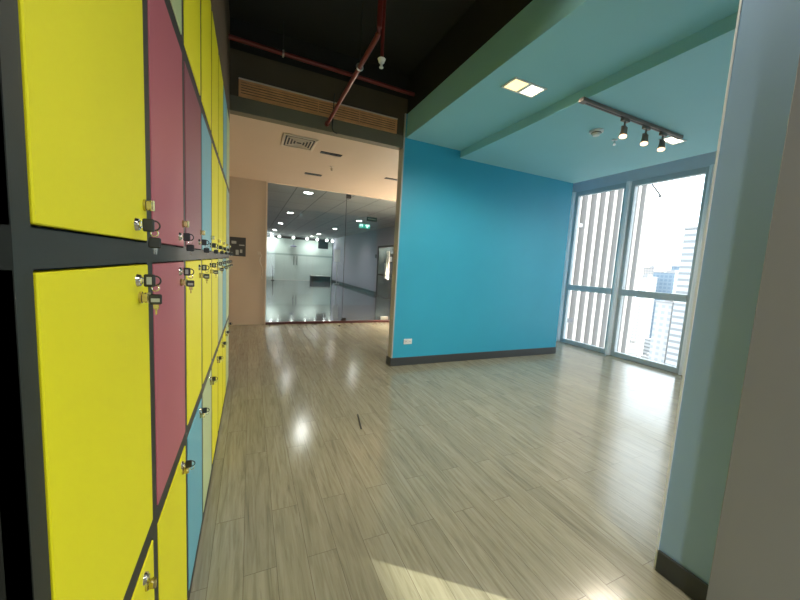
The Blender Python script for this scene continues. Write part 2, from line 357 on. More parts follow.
for i, y in enumerate((4.535, 3.53, 2.46, 1.42, 0.60, -0.47, -1.54, -2.61, -3.65)):
    struct('trim_%d' % (4 + i), boxes([(XW - 0.07, XW + 0.08, y - 0.03, y + 0.03, 0.0, 2.86), (XW - 0.082, XW - 0.07, y - 0.012, y + 0.012, 0.0, 2.86)], 0.004), M['pale_alu'])

# ------------------------------------------------------------------ glass partition and entry door
g = thing('window_8', (1.06, YF, 0), kind='structure')
obj('glass_panel', B(0.285, 1.805, YF + 0.02, YF + 0.032, 0.05, 2.705), M['glass_in'], g)
obj('frame', boxes([(0.262, 0.285, YF - 0.012, YF + 0.07, 0.0, ZS), (0.285, 3.6, YF - 0.012, YF + 0.02, 2.70, ZS)]), M['doorpale'], g)
obj('edge_seal', B(1.806, 1.812, YF + 0.018, YF + 0.034, 0.05, 2.70), M['dark'], g)
struct('trim_20', B(0.285, 3.6, YF - 0.02, YF + 0.05, 0.0, 0.045, bevel=0.004), M['railred'])
d = thing('door_1', (2.4, YF, 0), kind='structure')
obj('glass_leaf', B(1.818, 2.965, YF + 0.02, YF + 0.032, 0.055, 2.69), M['glass_in'], d)
bm = bmesh.new()
for yy in (YF - 0.035, YF + 0.087):
    cyl(bm, (2.80, yy, 0.98), (2.80, yy, 1.60), 0.016)
for z in (1.05, 1.53): cyl(bm, (2.80, YF - 0.035, z), (2.80, YF + 0.087, z), 0.009)
obj('pull_handle', bm, M['steel'], d, smooth=True)
bm = boxes([(1.80, 1.90, YF + 0.008, YF + 0.044, 2.62, 2.70)], 0.004); obj('top_hinge', bm, M['dark'], d)
bm = boxes([(1.80, 1.90, YF + 0.008, YF + 0.044, 0.046, 0.11)], 0.004); obj('bottom_hinge', bm, M['dark'], d)
bm = boxes([(2.70, 2.88, YF + 0.006, YF + 0.046, 0.058, 0.125)], 0.004); obj('floor_lock', bm, M['steel'], d)
g2 = thing('window_9', (3.3, YF, 0), kind='structure')
obj('glass_panel', B(2.975, 3.59, YF + 0.02, YF + 0.032, 0.05, 2.705), M['glass_in'], g2)

# ------------------------------------------------------------------ lobby behind the glass
struct('wall_lobby_right', B(4.85, 5.0, YF + 2.2, 23.6, 0, 2.75), M['lwall'])
struct('wall_lobby_return', B(3.9, 5.0, YF + 2.1, YF + 2.2, 0, 2.75), M['lwall'])
struct('wall_lobby_side', B(3.9, 4.0, YF + 0.12, YF + 2.1, 0, 2.75), M['lwall'])
struct('wall_lobby_left', B(-2.6, -2.5, YF + 0.1, 28.2, 0, 2.75), M['lend'])
struct('wall_lobby_front', B(-2.5, -0.36, YF, YF + 0.1, 0, 2.75), M['lend'])
struct('wall_lobby_end', B(-2.5, 9.0, 28.2, 28.3, 0, 2.75), M['lend'])
struct('wall_lobby_far_right', B(9.0, 9.1, 23.6, 28.3, 0, 2.75), M['lend'])
struct('wall_lobby_corner', B(5.0, 9.1, 23.5, 23.6, 0, 2.75), M['lend'])
struct('baseboard_lobby', B(4.835, 4.85, 13.0, 23.6, 0, 0.13), M['base'])
struct('baseboard_lobby_near', B(4.835, 4.85, YF + 2.2, 10.85, 0, 0.13), M['base'])
# double door in the lilac wall
d = thing('door_2', (4.84, 11.9, 0), kind='structure')
obj('door_frame', boxes([(4.80, 4.86, 12.9, 12.98, 0, 2.04), (4.80, 4.86, 10.86, 10.94, 0, 2.04), (4.80, 4.86, 10.94, 12.9, 1.97, 2.04)], 0.004), M['dark'], d)
for (a, b) in ((10.945, 11.915), (11.925, 12.895)):
    lf = obj('door_leaf', B(4.815, 4.85, a, b, 0.01, 1.965, bevel=0.003), M['ldoor'], d)
    y = b - 0.1 if a < 11 else a + 0.1
    bm = bmesh.new(); cyl(bm, (4.77, y, 0.75), (4.77, y, 1.35), 0.014)
    for z in (0.8, 1.3): cyl(bm, (4.77, y, z), (4.82, y, z), 0.008)
    obj('pull_handle', bm, M['steel'], lf, smooth=True)
    obj('push_rail', B(4.808, 4.815, a + 0.05, b - 0.05, 0.85, 0.91), M['dark'], lf)
bm = B(4.822, 4.85, 13.22, 13.34, 1.55, 1.70, bevel=0.004)
t = obj('card_reader', bm, M['bplastic'], label='small black card reader box on the lilac lobby wall beside the dark double door', cat='card reader')
n = thing('door_notice', (4.812, 11.7, 1.45), 'white paper notice with dark border on the dark lobby double door', 'notice')
obj('border', B(4.806, 4.815, 11.36, 11.72, 1.38, 1.72), M['bplastic'], n); obj('paper', B(4.803, 4.806, 11.40, 11.68, 1.42, 1.60), M['white'], n)

# frosted storefront at the far end of the lobby
YQ = 21.5
sf = thing('storefront', (2.9, YQ, 0), 'pale frosted glass storefront with double doors at the far end of the lobby', 'storefront')
obj('head_frame', boxes([(0.8, 4.95, YQ - 0.05, YQ + 0.05, 2.52, 2.66), (4.82, 4.95, YQ - 0.05, YQ + 0.05, 0, 2.52)], 0.004), M['dark'], sf)
obj('fascia', B(0.8, 4.84, YQ - 0.02, YQ + 0.02, 2.0, 2.52), M['frost'], sf)
for (a, b) in ((0.8, 1.34), (1.35, 1.89)):
    obj('glass_panel', B(a, b, YQ - 0.015, YQ + 0.015, 0.02, 2.0), M['frost'], sf)
for (a, b, h) in ((1.90, 2.545, 2.46), (2.555, 3.20, 2.64)):
    lf = obj('door_leaf', B(a, b, YQ - 0.015, YQ + 0.015, 0.02, 2.0), M['frost'], sf)
    bm = bmesh.new(); cyl(bm, (h, YQ - 0.06, 0.95), (h, YQ - 0.06, 1.5), 0.02)
    for z in (1.0, 1.45): cyl(bm, (h, YQ - 0.06, z), (h, YQ, z), 0.01)
    obj('pull_handle', bm, M['dark'], lf, smooth=True)
obj('glass_panel', B(3.21, 4.82, YQ - 0.015, YQ + 0.015, 0.02, 2.0), M['frost'], sf)
obj('manifestation_band', B(0.8, 4.82, YQ - 0.022, YQ - 0.016, 1.52, 1.62), M['frostband'], sf)
obj('floor_rail', B(0.8, 4.82, YQ - 0.03, YQ + 0.03, 0.0, 0.02), M['steel'], sf)
struct('wall_storefront', boxes([(-2.5, 0.8, YQ - 0.04, YQ + 0.06, 0, 2.75), (0.8, 4.85, YQ - 0.04, YQ + 0.06, 2.66, 2.75)]), M['lend'])
obj('hanging_sign', boxes([(3.85, 4.47, YQ - 0.4, YQ - 0.34, 2.05, 2.62), (4.2, 4.22, YQ - 0.38, YQ - 0.36, 2.62, 2.75), (4.4, 4.42, YQ - 0.38, YQ - 0.36, 2.62, 2.75)]), M['bplastic'], label='black square sign hanging in front of the frosted storefront', cat='sign')
c = thing('reception_counter', (4.0, YQ - 0.5, 0), 'dark low counter in front of the frosted storefront', 'counter')
obj('body', B(3.42, 4.62, YQ - 0.7, YQ - 0.25, 0, 0.34), M['dark'], c); obj('counter_top', B(3.40, 4.64, YQ - 0.72, YQ - 0.23, 0.34, 0.38, bevel=0.005), M['steel'], c)
bm = bmesh.new(); bmesh.ops.create_uvsphere(bm, u_segments=20, v_segments=10, radius=0.2)
for v in bm.verts: v.co.z = max(v.co.z, 0) * 0.45
bmesh.ops.translate(bm, verts=bm.verts[:], vec=(2.40, YQ - 0.26, 2.05))
cyl(bm, (2.40, YQ - 0.26, 2.1), (2.40, YQ - 0.26, 2.75), 0.006)
obj('pendant_shade', bm, mat('violet_lamp_shade', (0.06, 0.05, 0.12), 0.4, noise=0.1), label='small dark violet dome shade hanging before the frosted storefront doors', cat='pendant', smooth=True)
bm = boxes([(1.12, 1.30, YQ - 0.9, YQ - 0.72, 0.0, 0.03), (1.19, 1.23, YQ - 0.83, YQ - 0.79, 0.03, 0.85)], 0.003)
obj('barrier_post', bm, M['dark'], label='dark slim post standing left before the frosted storefront', cat='post')
bd = thing('display_stand', (4.57, 19.0, 0), 'narrow white display board on a stand right of the frosted storefront', 'display stand')
sx = 4.40
obj('board', B(sx, sx + 0.34, 19.0, 19.04, 1.3, 2.0, bevel=0.004), M['white'], bd); obj('pole', B(sx + 0.15, sx + 0.19, 19.0, 19.04, 0.04, 1.3), M['steel'], bd); obj('base', B(sx + 0.02, sx + 0.32, 18.9, 19.14, 0, 0.04, bevel=0.004), M['steel'], bd)
# ceiling downlights of the lobby
def disc_light(x, y, z, lens, label, r=0.085, group='round downlights in the lobby ceiling', power=0, cat='downlight'):
    t = thing('ceiling_downlight', (x, y, z), label, cat, group)
    bm = bmesh.new(); ring(bm, (x, y, z), r + 0.012, 0.012, 'z', 20, 6); obj('trim_ring', bm, M['white'], t, smooth=True)
    bm = bmesh.new(); cyl(bm, (x, y, z - 0.008), (x, y, z + 0.004), r, 20); obj('lens', bm, M[lens], t)
    if power: 
        l = lamp('downlight_bulb', 'SPOT', (x, y, z - 0.03), power, (1, 0.97, 0.93), 0.06, (x, y, 0), 150, 0.8); l.parent = t; l.location = (0, 0, -0.03)
    return t
names = ['nearest', 'second nearest', 'third nearest', 'fourth nearest', 'farthest']
for i, y in enumerate((7.56, 11.15, 14.78, 18.4, 21.1)):
    disc_light(1.13, y, 2.75, 'glow_l', 'round white lobby ceiling downlight, %s of the left row behind the glass' % names[i], power=70)
for i, y in enumerate((11.2, 14.8, 18.6, 20.9)):
    disc_light(3.41, y, 2.75, 'glow_l', 'round white lobby ceiling downlight, %s of the right row behind the glass' % ['nearest', 'second nearest', 'third nearest', 'farthest'][i], power=70)
for i, x in enumerate((1.15, 1.55, 2.35, 3.15, 3.75, 4.35, 4.7)):
    t = thing('storefront_spot', (x, YQ - 0.5, 2.75), 'small bright ceiling spot washing the frosted storefront, %s from the left' % ['first', 'second', 'third', 'fourth', 'fifth', 'sixth', 'seventh'][i], 'spotlight', 'spots above the frosted storefront')
    bm = bmesh.new(); cyl(bm, (x, YQ - 0.5, 2.75), (x, YQ - 0.5, 2.62), 0.05, 14); obj('body', bm, M['white'], t, smooth=True)
    bm = bmesh.new(); bmesh.ops.create_uvsphere(bm, u_segments=12, v_segments=8, radius=0.065); bmesh.ops.translate(bm, verts=bm.verts[:], vec=(x, YQ - 0.5, 2.58)); obj('lens', bm, M['glow_s'], t, smooth=True)
    if i % 2 == 0:
        l = lamp('storefront_bulb', 'SPOT', (0, 0, 0), 24, (0.93, 1.0, 0.96), 0.05, (0, 0.35, -1.2), 120, 0.9); l.parent = t; l.location = (0, -0.2, -0.22)
# exit sign and hanging direction sign
e = thing('exit_sign', (3.87, 12.0, 2.6), 'lit green exit sign with white running figure hanging in the lobby', 'exit sign')
obj('sign_box', B(3.66, 4.08, 12.0, 12.05, 2.60, 2.745, bevel=0.004), M['exitg'], e)
bm = bmesh.new()
box(bm, 3.675, 3.80, 11.995, 12.0, 2.655, 2.735); obj('pictogram', bm, M['exitw'], e)
bm = bmesh.new(); box(bm, 3.945, 3.995, 11.995, 12.0, 2.615, 2.68); box(bm, 3.90, 4.05, 11.995, 12.0, 2.675, 2.735)
obj('lettering', bm, M['exitw'], e)
bm = bmesh.new(); cyl(bm, (3.715, 11.993, 2.72), (3.715, 11.995, 2.72), 0.012, 10)
for (a, b) in (((3.72, 2.71), (3.74, 2.68)), ((3.74, 2.68), (3.765, 2.665)), ((3.74, 2.68), (3.715, 2.662)), ((3.72, 2.70), (3.76, 2.705))):
    cyl(bm, (a[0], 11.993, a[1]), (b[0], 11.993, b[1]), 0.006, 6)
obj('running_figure', bm, M['exitg'], e)
h = thing('direction_sign', (3.11, 9.0, 2.5), 'dark hanging direction sign with a pale arrow above the exit sign', 'sign')
obj('sign_panel', B(2.96, 3.26, 9.0, 9.03, 2.49, 2.60, bevel=0.003), mat('dark_green_sign', (0.012, 0.03, 0.022), 0.5, noise=0.05), h)
bm = boxes([(2.99, 3.22, 8.995, 9.0, 2.537, 2.553)]); obj('arrow', bm, M['label'], h)
for hx_ in (3.00, 3.212): obj('hanger', B(hx_, hx_ + 0.008, 9.01, 9.018, 2.60, 2.75), M['steel'], h)

# ------------------------------------------------------------------ bulkhead with timber grille, soffit fittings
t = thing('timber_grille', (0.71, YS, 2.85), 'long timber slat air grille in the dark bulkhead above the beige soffit', 'air grille')
gx0, gx1 = -0.10, 1.55
obj('frame', boxes([(gx0 - 0.02, gx1 + 0.02, YS - 0.02, YS, 2.995, 3.010), (gx0 - 0.02, gx1 + 0.02, YS - 0.02, YS, 2.856, 2.868),
                    (gx0 - 0.02, gx0, YS - 0.02, YS, 2.868, 2.995), (gx1, gx1 + 0.02, YS - 0.02, YS, 2.868, 2.995)] +
                   [(x - 0.004, x + 0.004, YS - 0.018, YS - 0.004, 2.868, 2.995) for x in (0.65, 1.11)]), M['wood'], t)
bm = bmesh.new()
for k in range(5):
    z = 2.874 + k * 0.0245
    box(bm, gx0, gx1, YS - 0.014, YS - 0.006, z, z + 0.015)
obj('slats', bm, M['wood'], t)
obj('backing', B(gx0, gx1, YS - 0.003, YS + 0.001, 2.868, 2.995), M['brown'], t)
obj('top_trim', B(gx0 - 0.02, gx1 + 0.02, YS - 0.028, YS - 0.002, 3.012, 3.022), M['cream'], t)

t = thing('ceiling_air_diffuser', (0.53, 4.36, ZS), 'square multi-slot air diffuser in the beige entrance soffit', 'air diffuser')
obj('frame', boxes([(0.33, 0.72, 4.14, 4.17, ZS - 0.012, ZS), (0.33, 0.72, 4.55, 4.58, ZS - 0.012, ZS), (0.33, 0.36, 4.17, 4.55, ZS - 0.012, ZS), (0.69, 0.72, 4.17, 4.55, ZS - 0.012, ZS)], 0.003), M['cream'], t)
obj('core', B(0.36, 0.69, 4.17, 4.55, ZS - 0.004, ZS - 0.001), M['dark'], t)
bm = bmesh.new()
for i, s in enumerate((0.14, 0.105, 0.07, 0.035)):
    cx, cy = 0.525, 4.36; z0 = ZS - 0.014; z1 = ZS - 0.004; ss = s + 0.012
    box(bm, cx - s - 0.006, cx + s + 0.006, cy - ss, cy - ss + 0.012, z0, z1); box(bm, cx - s - 0.006, cx + s + 0.006, cy + ss - 0.012, cy + ss, z0, z1)
    box(bm, cx - s - 0.006, cx - s + 0.006, cy - ss + 0.012, cy + ss - 0.012, z0, z1); box(bm, cx + s - 0.006, cx + s + 0.006, cy - ss + 0.012, cy + ss - 0.012, z0, z1)
obj('vanes', bm, M['cream'], t)
for i, (x0, x1, y0, y1, lab) in enumerate(((0.82, 1.10, 4.52, 4.60, 'black recessed strip light opening nearer the diffuser in the beige soffit'), (0.80, 1.07, 5.73, 5.83, 'black recessed strip opening nearer the glass door in the beige soffit'), (2.0, 2.28, 5.2, 5.28, 'black recessed strip opening by the turquoise wall end in the beige soffit'))):
    t = thing('recessed_slot', ((x0 + x1) / 2, (y0 + y1) / 2, ZS), lab, 'recessed slot', 'slots in the beige soffit')
    obj('recess', B(x0, x1, y0, y1, ZS - 0.006, ZS), M['bplastic'], t)
    for k in (1, 2, 3):
        if i < 2: obj('divider', B(x0 + k * (x1 - x0) / 4 - 0.004, x0 + k * (x1 - x0) / 4 + 0.004, y0 + 0.01, y1 - 0.01, ZS - 0.01, ZS - 0.006), M['dark'], t)
def sprinkler(x, y, z, lab, up=0.0, m_='cream', name='sprinkler'):
    t = thing(name, (x, y, z), lab, 'sprinkler')
    bm = bmesh.new(); cyl(bm, (x, y, z + up), (x, y, z - 0.006), 0.028, 16); obj('escutcheon', bm, M[m_], t, smooth=True)
    bm = bmesh.new(); cyl(bm, (x, y, z - 0.006), (x, y, z - 0.035), 0.008, 10)
    for s in (-1, 1): tube(bm, [(x + s * 0.006, y, z - 0.02), (x + s * 0.014, y, z - 0.03), (x + s * 0.004, y, z - 0.048)], 0.0025, 6)
    obj('frame', bm, M['chrome'], t, smooth=True)
    bm = bmesh.new(); cyl(bm, (x, y, z - 0.048), (x, y, z - 0.051), 0.016, 12); obj('deflector', bm, M['chrome'], t)
    return t
sprinkler(1.10, 5.15, ZS, 'small sprinkler head in the beige soffit above the glass partition')
sprinkler(3.48, 2.42, ZB, 'small white sprinkler head in the turquoise ceiling beside the smoke detector', m_='white')

# ------------------------------------------------------------------ red pipes
bm = bmesh.new(); tube(bm, [(-0.2, 3.62, 3.265), (1.705, 3.66, 3.265)], 0.021, 14)
p = thing('sprinkler_main_pipe', (0.75, 3.64, 3.265), 'dark red pipe running left to right in front of the brown bulkhead', 'pipe')
obj('pipe_run', bm, M['red'], p, smooth=True)
bm = bmesh.new(); ring(bm, (0.27, 3.63, 3.265), 0.026, 0.008, 'x'); obj('hanger', bm, M['steel'], p, smooth=True)
bm = bmesh.new(); cyl(bm, (0.27, 3.63, 3.29), (0.27, 3.63, 3.55), 0.005, 8); obj('rod', bm, M['dark'], p)
p = thing('sprinkler_branch_pipe', (0.75, 3.0, 2.78), 'red branch pipe running towards the timber grille below the other pipe', 'pipe')
bm = bmesh.new(); tube(bm, [(0.745, 2.20, 2.95), (0.745, 2.20, 2.82), (0.745, 2.215, 2.795), (0.745, 2.24, 2.785), (0.748, 3.80, 2.785)], 0.017, 14); obj('pipe_run', bm, M['red'], p, smooth=True)
bm = bmesh.new(); cyl(bm, (0.745, 2.20, 2.95), (0.745, 2.20, 3.55), 0.017, 14); obj('riser', bm, M['red'], p, smooth=True)
bm = bmesh.new(); ring(bm, (0.746, 2.62, 2.785), 0.024, 0.006, 'y'); obj('hanger', bm, M['steel'], p, smooth=True)
bm = bmesh.new(); cyl(bm, (0.746, 2.62, 2.81), (0.746, 2.62, 3.55), 0.004, 8); obj('rod', bm, M['dark'], p)
bm = bmesh.new(); cyl(bm, (0.748, 3.79, 2.785), (0.748, 3.82, 2.785), 0.026, 14); obj('end_collar', bm, M['red'], p, smooth=True)
p = thing('sprinkler_drop_pipe', (0.86, 2.45, 2.75), 'short red drop pipe carrying a white sprinkler head below the black ceiling', 'pipe')
bm = bmesh.new(); cyl(bm, (0.86, 2.45, 2.79), (0.86, 2.45, 3.55), 0.013, 12); obj('pipe_run', bm, M['red'], p, smooth=True)
bm = bmesh.new(); cyl(bm, (0.86, 2.45, 2.79), (0.86, 2.45, 2.765), 0.03, 16, 0.02); obj('escutcheon', bm, M['white'], p, smooth=True)
bm = bmesh.new(); cyl(bm, (0.86, 2.45, 2.765), (0.86, 2.45, 2.735), 0.009, 10); cyl(bm, (0.86, 2.45, 2.735), (0.86, 2.45, 2.73), 0.016, 12); obj('sprinkler_head', bm, M['white'], p, smooth=True)
bm = bmesh.new(); tube(bm, [(0.81, YS - 0.045, 3.1), (0.805, YS - 0.05, 2.95), (0.80, YS - 0.05, 2.82), (0.797, YS - 0.05, 2.74), (0.81, YS - 0.04, 2.715), (0.83, YS - 0.03, 2.708), (0.86, YS - 0.02, 2.706)], 0.006, 8)
obj('hanging_cable', bm, M['dark'], label='thin black cable hanging across the timber grille beside the red pipe', cat='cable', smooth=True)

# ------------------------------------------------------------------ fittings on the beige wall
t = thing('switch_panel', (-0.20, YF, 1.295), 'dark grey board with small pale plates on the beige wall beyond the lockers', 'switch panel')
obj('backboard', B(-0.345, -0.077, YF - 0.018, YF - 0.001, 1.295, 1.642, bevel=0.003), mat('dark_grey_board', (0.035, 0.037, 0.035), 0.5, noise=0.1), t)
for (x0, x1, z0, z1) in ((-0.315, -0.235, 1.52, 1.57), (-0.245, -0.195, 1.32, 1.41), (-0.175, -0.135, 1.36, 1.42), (-0.19, -0.10, 1.49, 1.51)):
    obj('plate', B(x0, x1, YF - 0.024, YF - 0.018, z0, z1, bevel=0.002), M['label'], t)
t = thing('door_release_cord', (0.18, YF, 0.9), 'cream wall socket with a crooked cream cord beside the glass partition', 'cord')
obj('wall_socket', B(0.125, 0.185, YF - 0.02, YF - 0.001, 1.34, 1.40, bevel=0.004), M['cream'], t)
bm = bmesh.new(); tube(bm, [(0.17, YF - 0.018, 1.36), (0.20, YF - 0.02, 1.33), (0.17, YF - 0.02, 1.29), (0.16, YF - 0.02, 1.22), (0.19, YF - 0.02, 1.15), (0.215, YF - 0.02, 1.08), (0.21, YF - 0.02, 1.0), (0.20, YF - 0.02, 0.93)], 0.009, 8); obj('cord', bm, M['cream'], t, smooth=True)
obj('plug', B(0.185, 0.215, YF - 0.025, YF - 0.006, 0.88, 0.93, bevel=0.004), M['cream'], t)
t = thing('wall_outlet', (1.89, YB, 0.27), 'white double power outlet low on the turquoise wall', 'outlet')
obj('cover_plate', B(1.832, 1.950, YB - 0.009, YB - 0.0005, 0.282, 0.352, bevel=0.003), M['white'], t)
for cx in (1.865, 1.917):
    fx = obj('socket', B(cx - 0.018, cx + 0.018, YB - 0.012, YB - 0.009, 0.298, 0.336, bevel=0.001), M['white'], t)
    obj('pin_slot', boxes([(cx - 0.009, cx - 0.006, YB - 0.0125, YB - 0.012, 0.312, 0.326), (cx + 0.006, cx + 0.009, YB - 0.0125, YB - 0.012, 0.312, 0.326)]), M['dark'], fx)
bm = boxes([(0.829, 0.841, 2.36, 2.62, 0.0, 0.004)], 0.001)
bmesh.ops.rotate(bm, verts=bm.verts[:], cent=(0.835, 2.49, 0), matrix=Matrix.Rotation(math.radians(-10.5), 3, 'Z'))
obj('floor_strip', bm, M['dark'], label='short thin dark strip lying on the plank floor', cat='strip')

# ------------------------------------------------------------------ ceiling fittings in the turquoise area
def twin_downlight(x0, y0, z, lab, s=0.14, gap=0.03, m1='glow_w', m2='glow_n', power=45, along='x'):
    L = 2 * s + gap
    t = thing('twin_square_downlight', (x0 + L / 2, y0 + s / 2, z), lab, 'downlight')
    e = 0.016
    obj('frame', boxes([(x0 - e, x0 + L + e, y0 - e, y0, z - 0.008, z), (x0 - e, x0 + L + e, y0 + s, y0 + s + e, z - 0.008, z), (x0 - e, x0, y0, y0 + s, z - 0.008, z), (x0 + L, x0 + L + e, y0, y0 + s, z - 0.008, z), (x0 + s, x0 + s + gap, y0, y0 + s, z - 0.008, z)], 0.001), M['white'], t)
    for k, mm in ((0, m1), (1, m2)):
        a = x0 + k * (s + gap)
        obj('lamp_lens', B(a, a + s, y0, y0 + s, z - 0.005, z - 0.001), M[mm], t)
        l = lamp('downlight_bulb', 'SPOT', (0, 0, 0), power, WARM if k == 0 else (1, 0.93, 0.82), s * 0.4, (0, 0, -1), 165, 0.6)
        l.parent = t; l.location = (a + s / 2 - (x0 + L / 2), 0, -0.02)
    return t
twin_downlight(1.91, 2.21, ZA, 'twin square downlight glowing in the higher turquoise ceiling strip')
twin_downlight(3.83, 2.07, ZB, 'twin square downlight glowing at the window end of the track', s=0.10, gap=0.02, m1='glow_n', m2='glow_n', power=14)
zt = ZB
t = thing('track_light_rail', (3.2, 2.03, zt), 'bronze track light rail on the turquoise ceiling near the window', 'track rail')
obj('rail', B(2.46, 3.90, 2.005, 2.045, zt - 0.030, zt - 0.001, bevel=0.003), M['track'], t)
obj('slot', B(2.50, 3.88, 2.019, 2.031, zt - 0.0315, zt - 0.029), M['dark'], t)
obj('end_feed', B(2.44, 2.50, 2.0, 2.05, zt - 0.033, zt - 0.001, bevel=0.003), M['track'], t)
for i, x in enumerate((3.02, 3.33, 3.60)):
    t = thing('track_spotlight', (x, 2.025, zt - 0.032), ['glowing track spotlight nearest the camera end of the rail', 'middle glowing spotlight of the three on the track rail', 'glowing track spotlight nearest the window, beside the twin downlight'][i], 'spotlight', 'spotlights on the track rail')
    zz = zt - 0.033
    obj('adapter', B(x - 0.045, x + 0.045, 2.010, 2.040, zz - 0.028, zz, bevel=0.003), M['track'], t)
    bm = bmesh.new(); cyl(bm, (x, 2.025, zz - 0.028), (x, 2.025, zz - 0.07), 0.008, 10); box(bm, x - 0.034, x + 0.034, 2.019, 2.031, zz - 0.075, zz - 0.068)
    box(bm, x - 0.037, x - 0.032, 2.019, 2.031, zz - 0.12, zz - 0.068); box(bm, x + 0.032, x + 0.037, 2.019, 2.031, zz - 0.12, zz - 0.068); obj('yoke', bm, M['track'], t)
    dv = Vector((-0.25, -0.12, -0.9)).normalized(); c0 = Vector((x, 2.025, zz - 0.085)); c1 = c0 + dv * 0.075
    bm = bmesh.new(); cyl(bm, c0, c1, 0.022, 20, 0.032); cyl(bm, c0 - dv * 0.02, c0, 0.014, 16, 0.022); obj('lamp_head', bm, M['track'], t, smooth=True)
    bm = bmesh.new(); cyl(bm, c1 - dv * 0.002, c1 + dv * 0.006, 0.030, 20); obj('lamp_lens', bm, M['glow_t'], t)
    l = lamp('track_bulb', 'SPOT', (0, 0, 0), 22, (1.0, 0.85, 0.68), 0.02, dv, 130, 0.8); l.parent = t; l.location = c1 + dv * 0.02 - Vector((x, 2.025, zt - 0.032))
t = thing('smoke_detector', (3.12, 2.37, ZB), 'round white smoke detector on the turquoise ceiling left of the track', 'smoke detector')
bm = bmesh.new(); cyl(bm, (3.12, 2.37, ZB), (3.12, 2.37, ZB - 0.018), 0.062, 28); obj('base', bm, M['white'], t, smooth=True)
bm = bmesh.new(); cyl(bm, (3.12, 2.37, ZB - 0.018), (3.12, 2.37, ZB - 0.05), 0.045, 24, 0.03); obj('sensor_head', bm, M['white'], t, smooth=True)
bm = bmesh.new(); ring(bm, (3.12, 2.37, ZB - 0.026), 0.0425, 0.004, 'z'); obj('vent_ring', bm, M['dark'], t, smooth=True)

# ------------------------------------------------------------------ lockers
zr = [0.046, 0.672, 1.298, 1.924, 2.56]
gap = [0.871 + 0.415 * k for k in range(8)]
cols = []
for k in range(8):
    a = 0.452 if k == 0 else gap[k - 1] + 0.022
    b = gap[k] - 0.024
    cols.append((a, b))
YE = 3.800
colour = {1: ['yellow', 'pale', 'yellow', 'yellow', 'yellow', 'yellow', 'lblue', 'pale'],
          2: ['yellow', 'pink', 'plum', 'lblue', 'yellow', 'yellow', 'yellow', 'greyblue'],
          3: ['yellow', 'pink', 'yellow', 'yellow', 'yellow', 'pale', 'lblue', 'pale'],
          4: ['yellow', 'yellow', 'lblue', 'pale', 'yellow', 'yellow', 'yellow', 'pale']}
cname = {'yellow': 'yellow', 'pink': 'pink', 'plum': 'dark pink', 'lblue': 'blue', 'pale': 'pale green', 'greyblue': 'grey blue'}
ordn = ['first', 'second', 'third', 'fourth', 'fifth', 'sixth', 'seventh', 'eighth']
rowname = {1: 'top', 2: 'upper middle', 3: 'lower middle', 4: 'bottom'}
T = 0.02
def bank(zlo, zmid, zhi, rows, lab):
    t = thing('locker_cabinet', (XL - 0.25, 2.1, zlo), lab, 'lockers')
    XB0 = XL - 0.48
    obj('carcass', boxes([(XB0, XL - 0.001, 0.420, 0.436, zlo, zhi), (XB0, XL - 0.001, YE - 0.016, YE, zlo, zhi), (XB0, XB0 + 0.01, 0.436, YE - 0.016, zlo, zhi),
                          (XB0 + 0.01, XL - 0.03, 0.436, YE - 0.016, zlo, zlo + 0.016), (XB0 + 0.01, XL - 0.03, 0.436, YE - 0.016, zhi - 0.016, zhi)]), M['lside'], t)
    fr = []
    r = 0.0205
    lo_r = zlo + (0.046 if zlo < 0.1 else r); hi_r = zhi - 0.02
    fr += [(XL - T, XL, 0.420, YE, zlo, lo_r), (XL - T, XL, 0.420, YE, hi_r, zhi), (XL - T, XL, 0.420, YE, zmid - 0.021, zmid + 0.021)]
    ys = [(0.420, cols[0][0] - 0.003)] + [(cols[k][1] + 0.003, cols[k + 1][0] - 0.003) for k in range(7)] + [(cols[7][1] + 0.003, YE)]
    for (a, b) in ys:
        fr += [(XL - T, XL, a, b, lo_r, zmid - 0.021), (XL - T, XL, a, b, zmid + 0.021, hi_r)]
    obj('face_frame', boxes(fr), M['lframe'], t)
    obj('backing', B(XL - T - 0.006, XL - T - 0.001, 0.44, YE - 0.02, zlo + 0.02, zhi - 0.02), M['lside'], t)
    for row, (a, b) in rows.items():
        a2 = (lo_r if a == zlo else zmid + 0.021) + 0.004; b2 = (hi_r if b == zhi else zmid - 0.021) - 0.004
        for k, (y0, y1) in enumerate(cols):
            cn = colour[row][k]
            dr = obj('door', B(XL - T + 0.001, XL + 0.002, y0, y1, a2, b2, bevel=0.0015), M[cn], t, label='%s locker door' % cname[cn])
            if row == 1: continue
            yl = y1 - 0.072; ya = y1 + 0.004
            if row == 2: zl_, zq = a2 + 0.028, a2 + 0.070
            elif row == 3: zl_, zq = b2 - 0.028, b2 - 0.062
            else: zl_, zq = b2 - 0.028, b2 - 0.055
            X0 = XL + 0.002
            bm = bmesh.new(); cyl(bm, (X0, yl, zl_), (X0 + 0.005, yl, zl_), 0.0125, 20, 0.011); cyl(bm, (X0 + 0.005, yl, zl_), (X0 + 0.008, yl, zl_), 0.007, 16)
            obj('cam_lock', bm, M['chrome'], dr, smooth=True)
            # brass hasp: leaf on the door, knuckle and staple body standing off
            yq = y1 - 0.018 if row == 2 else y1 - 0.06
            bm = bmesh.new(); cyl(bm, (X0, yq, zq), (X0 + 0.004, yq, zq), 0.0115, 18)
            box(bm, X0 + 0.003, X0 + 0.015, yq - 0.006, yq + 0.006, zq - 0.009, zq + 0.009, bevel=0.002); cyl(bm, (X0 + 0.013, yq, zq - 0.010), (X0 + 0.013, yq, zq + 0.010), 0.005, 12)
            obj('latch', bm, M['brass'], dr, smooth=True)
            if not (row == 4 and k == 0): key(X0, yl, zl_, yq, zq, row, k, cn)
    return t
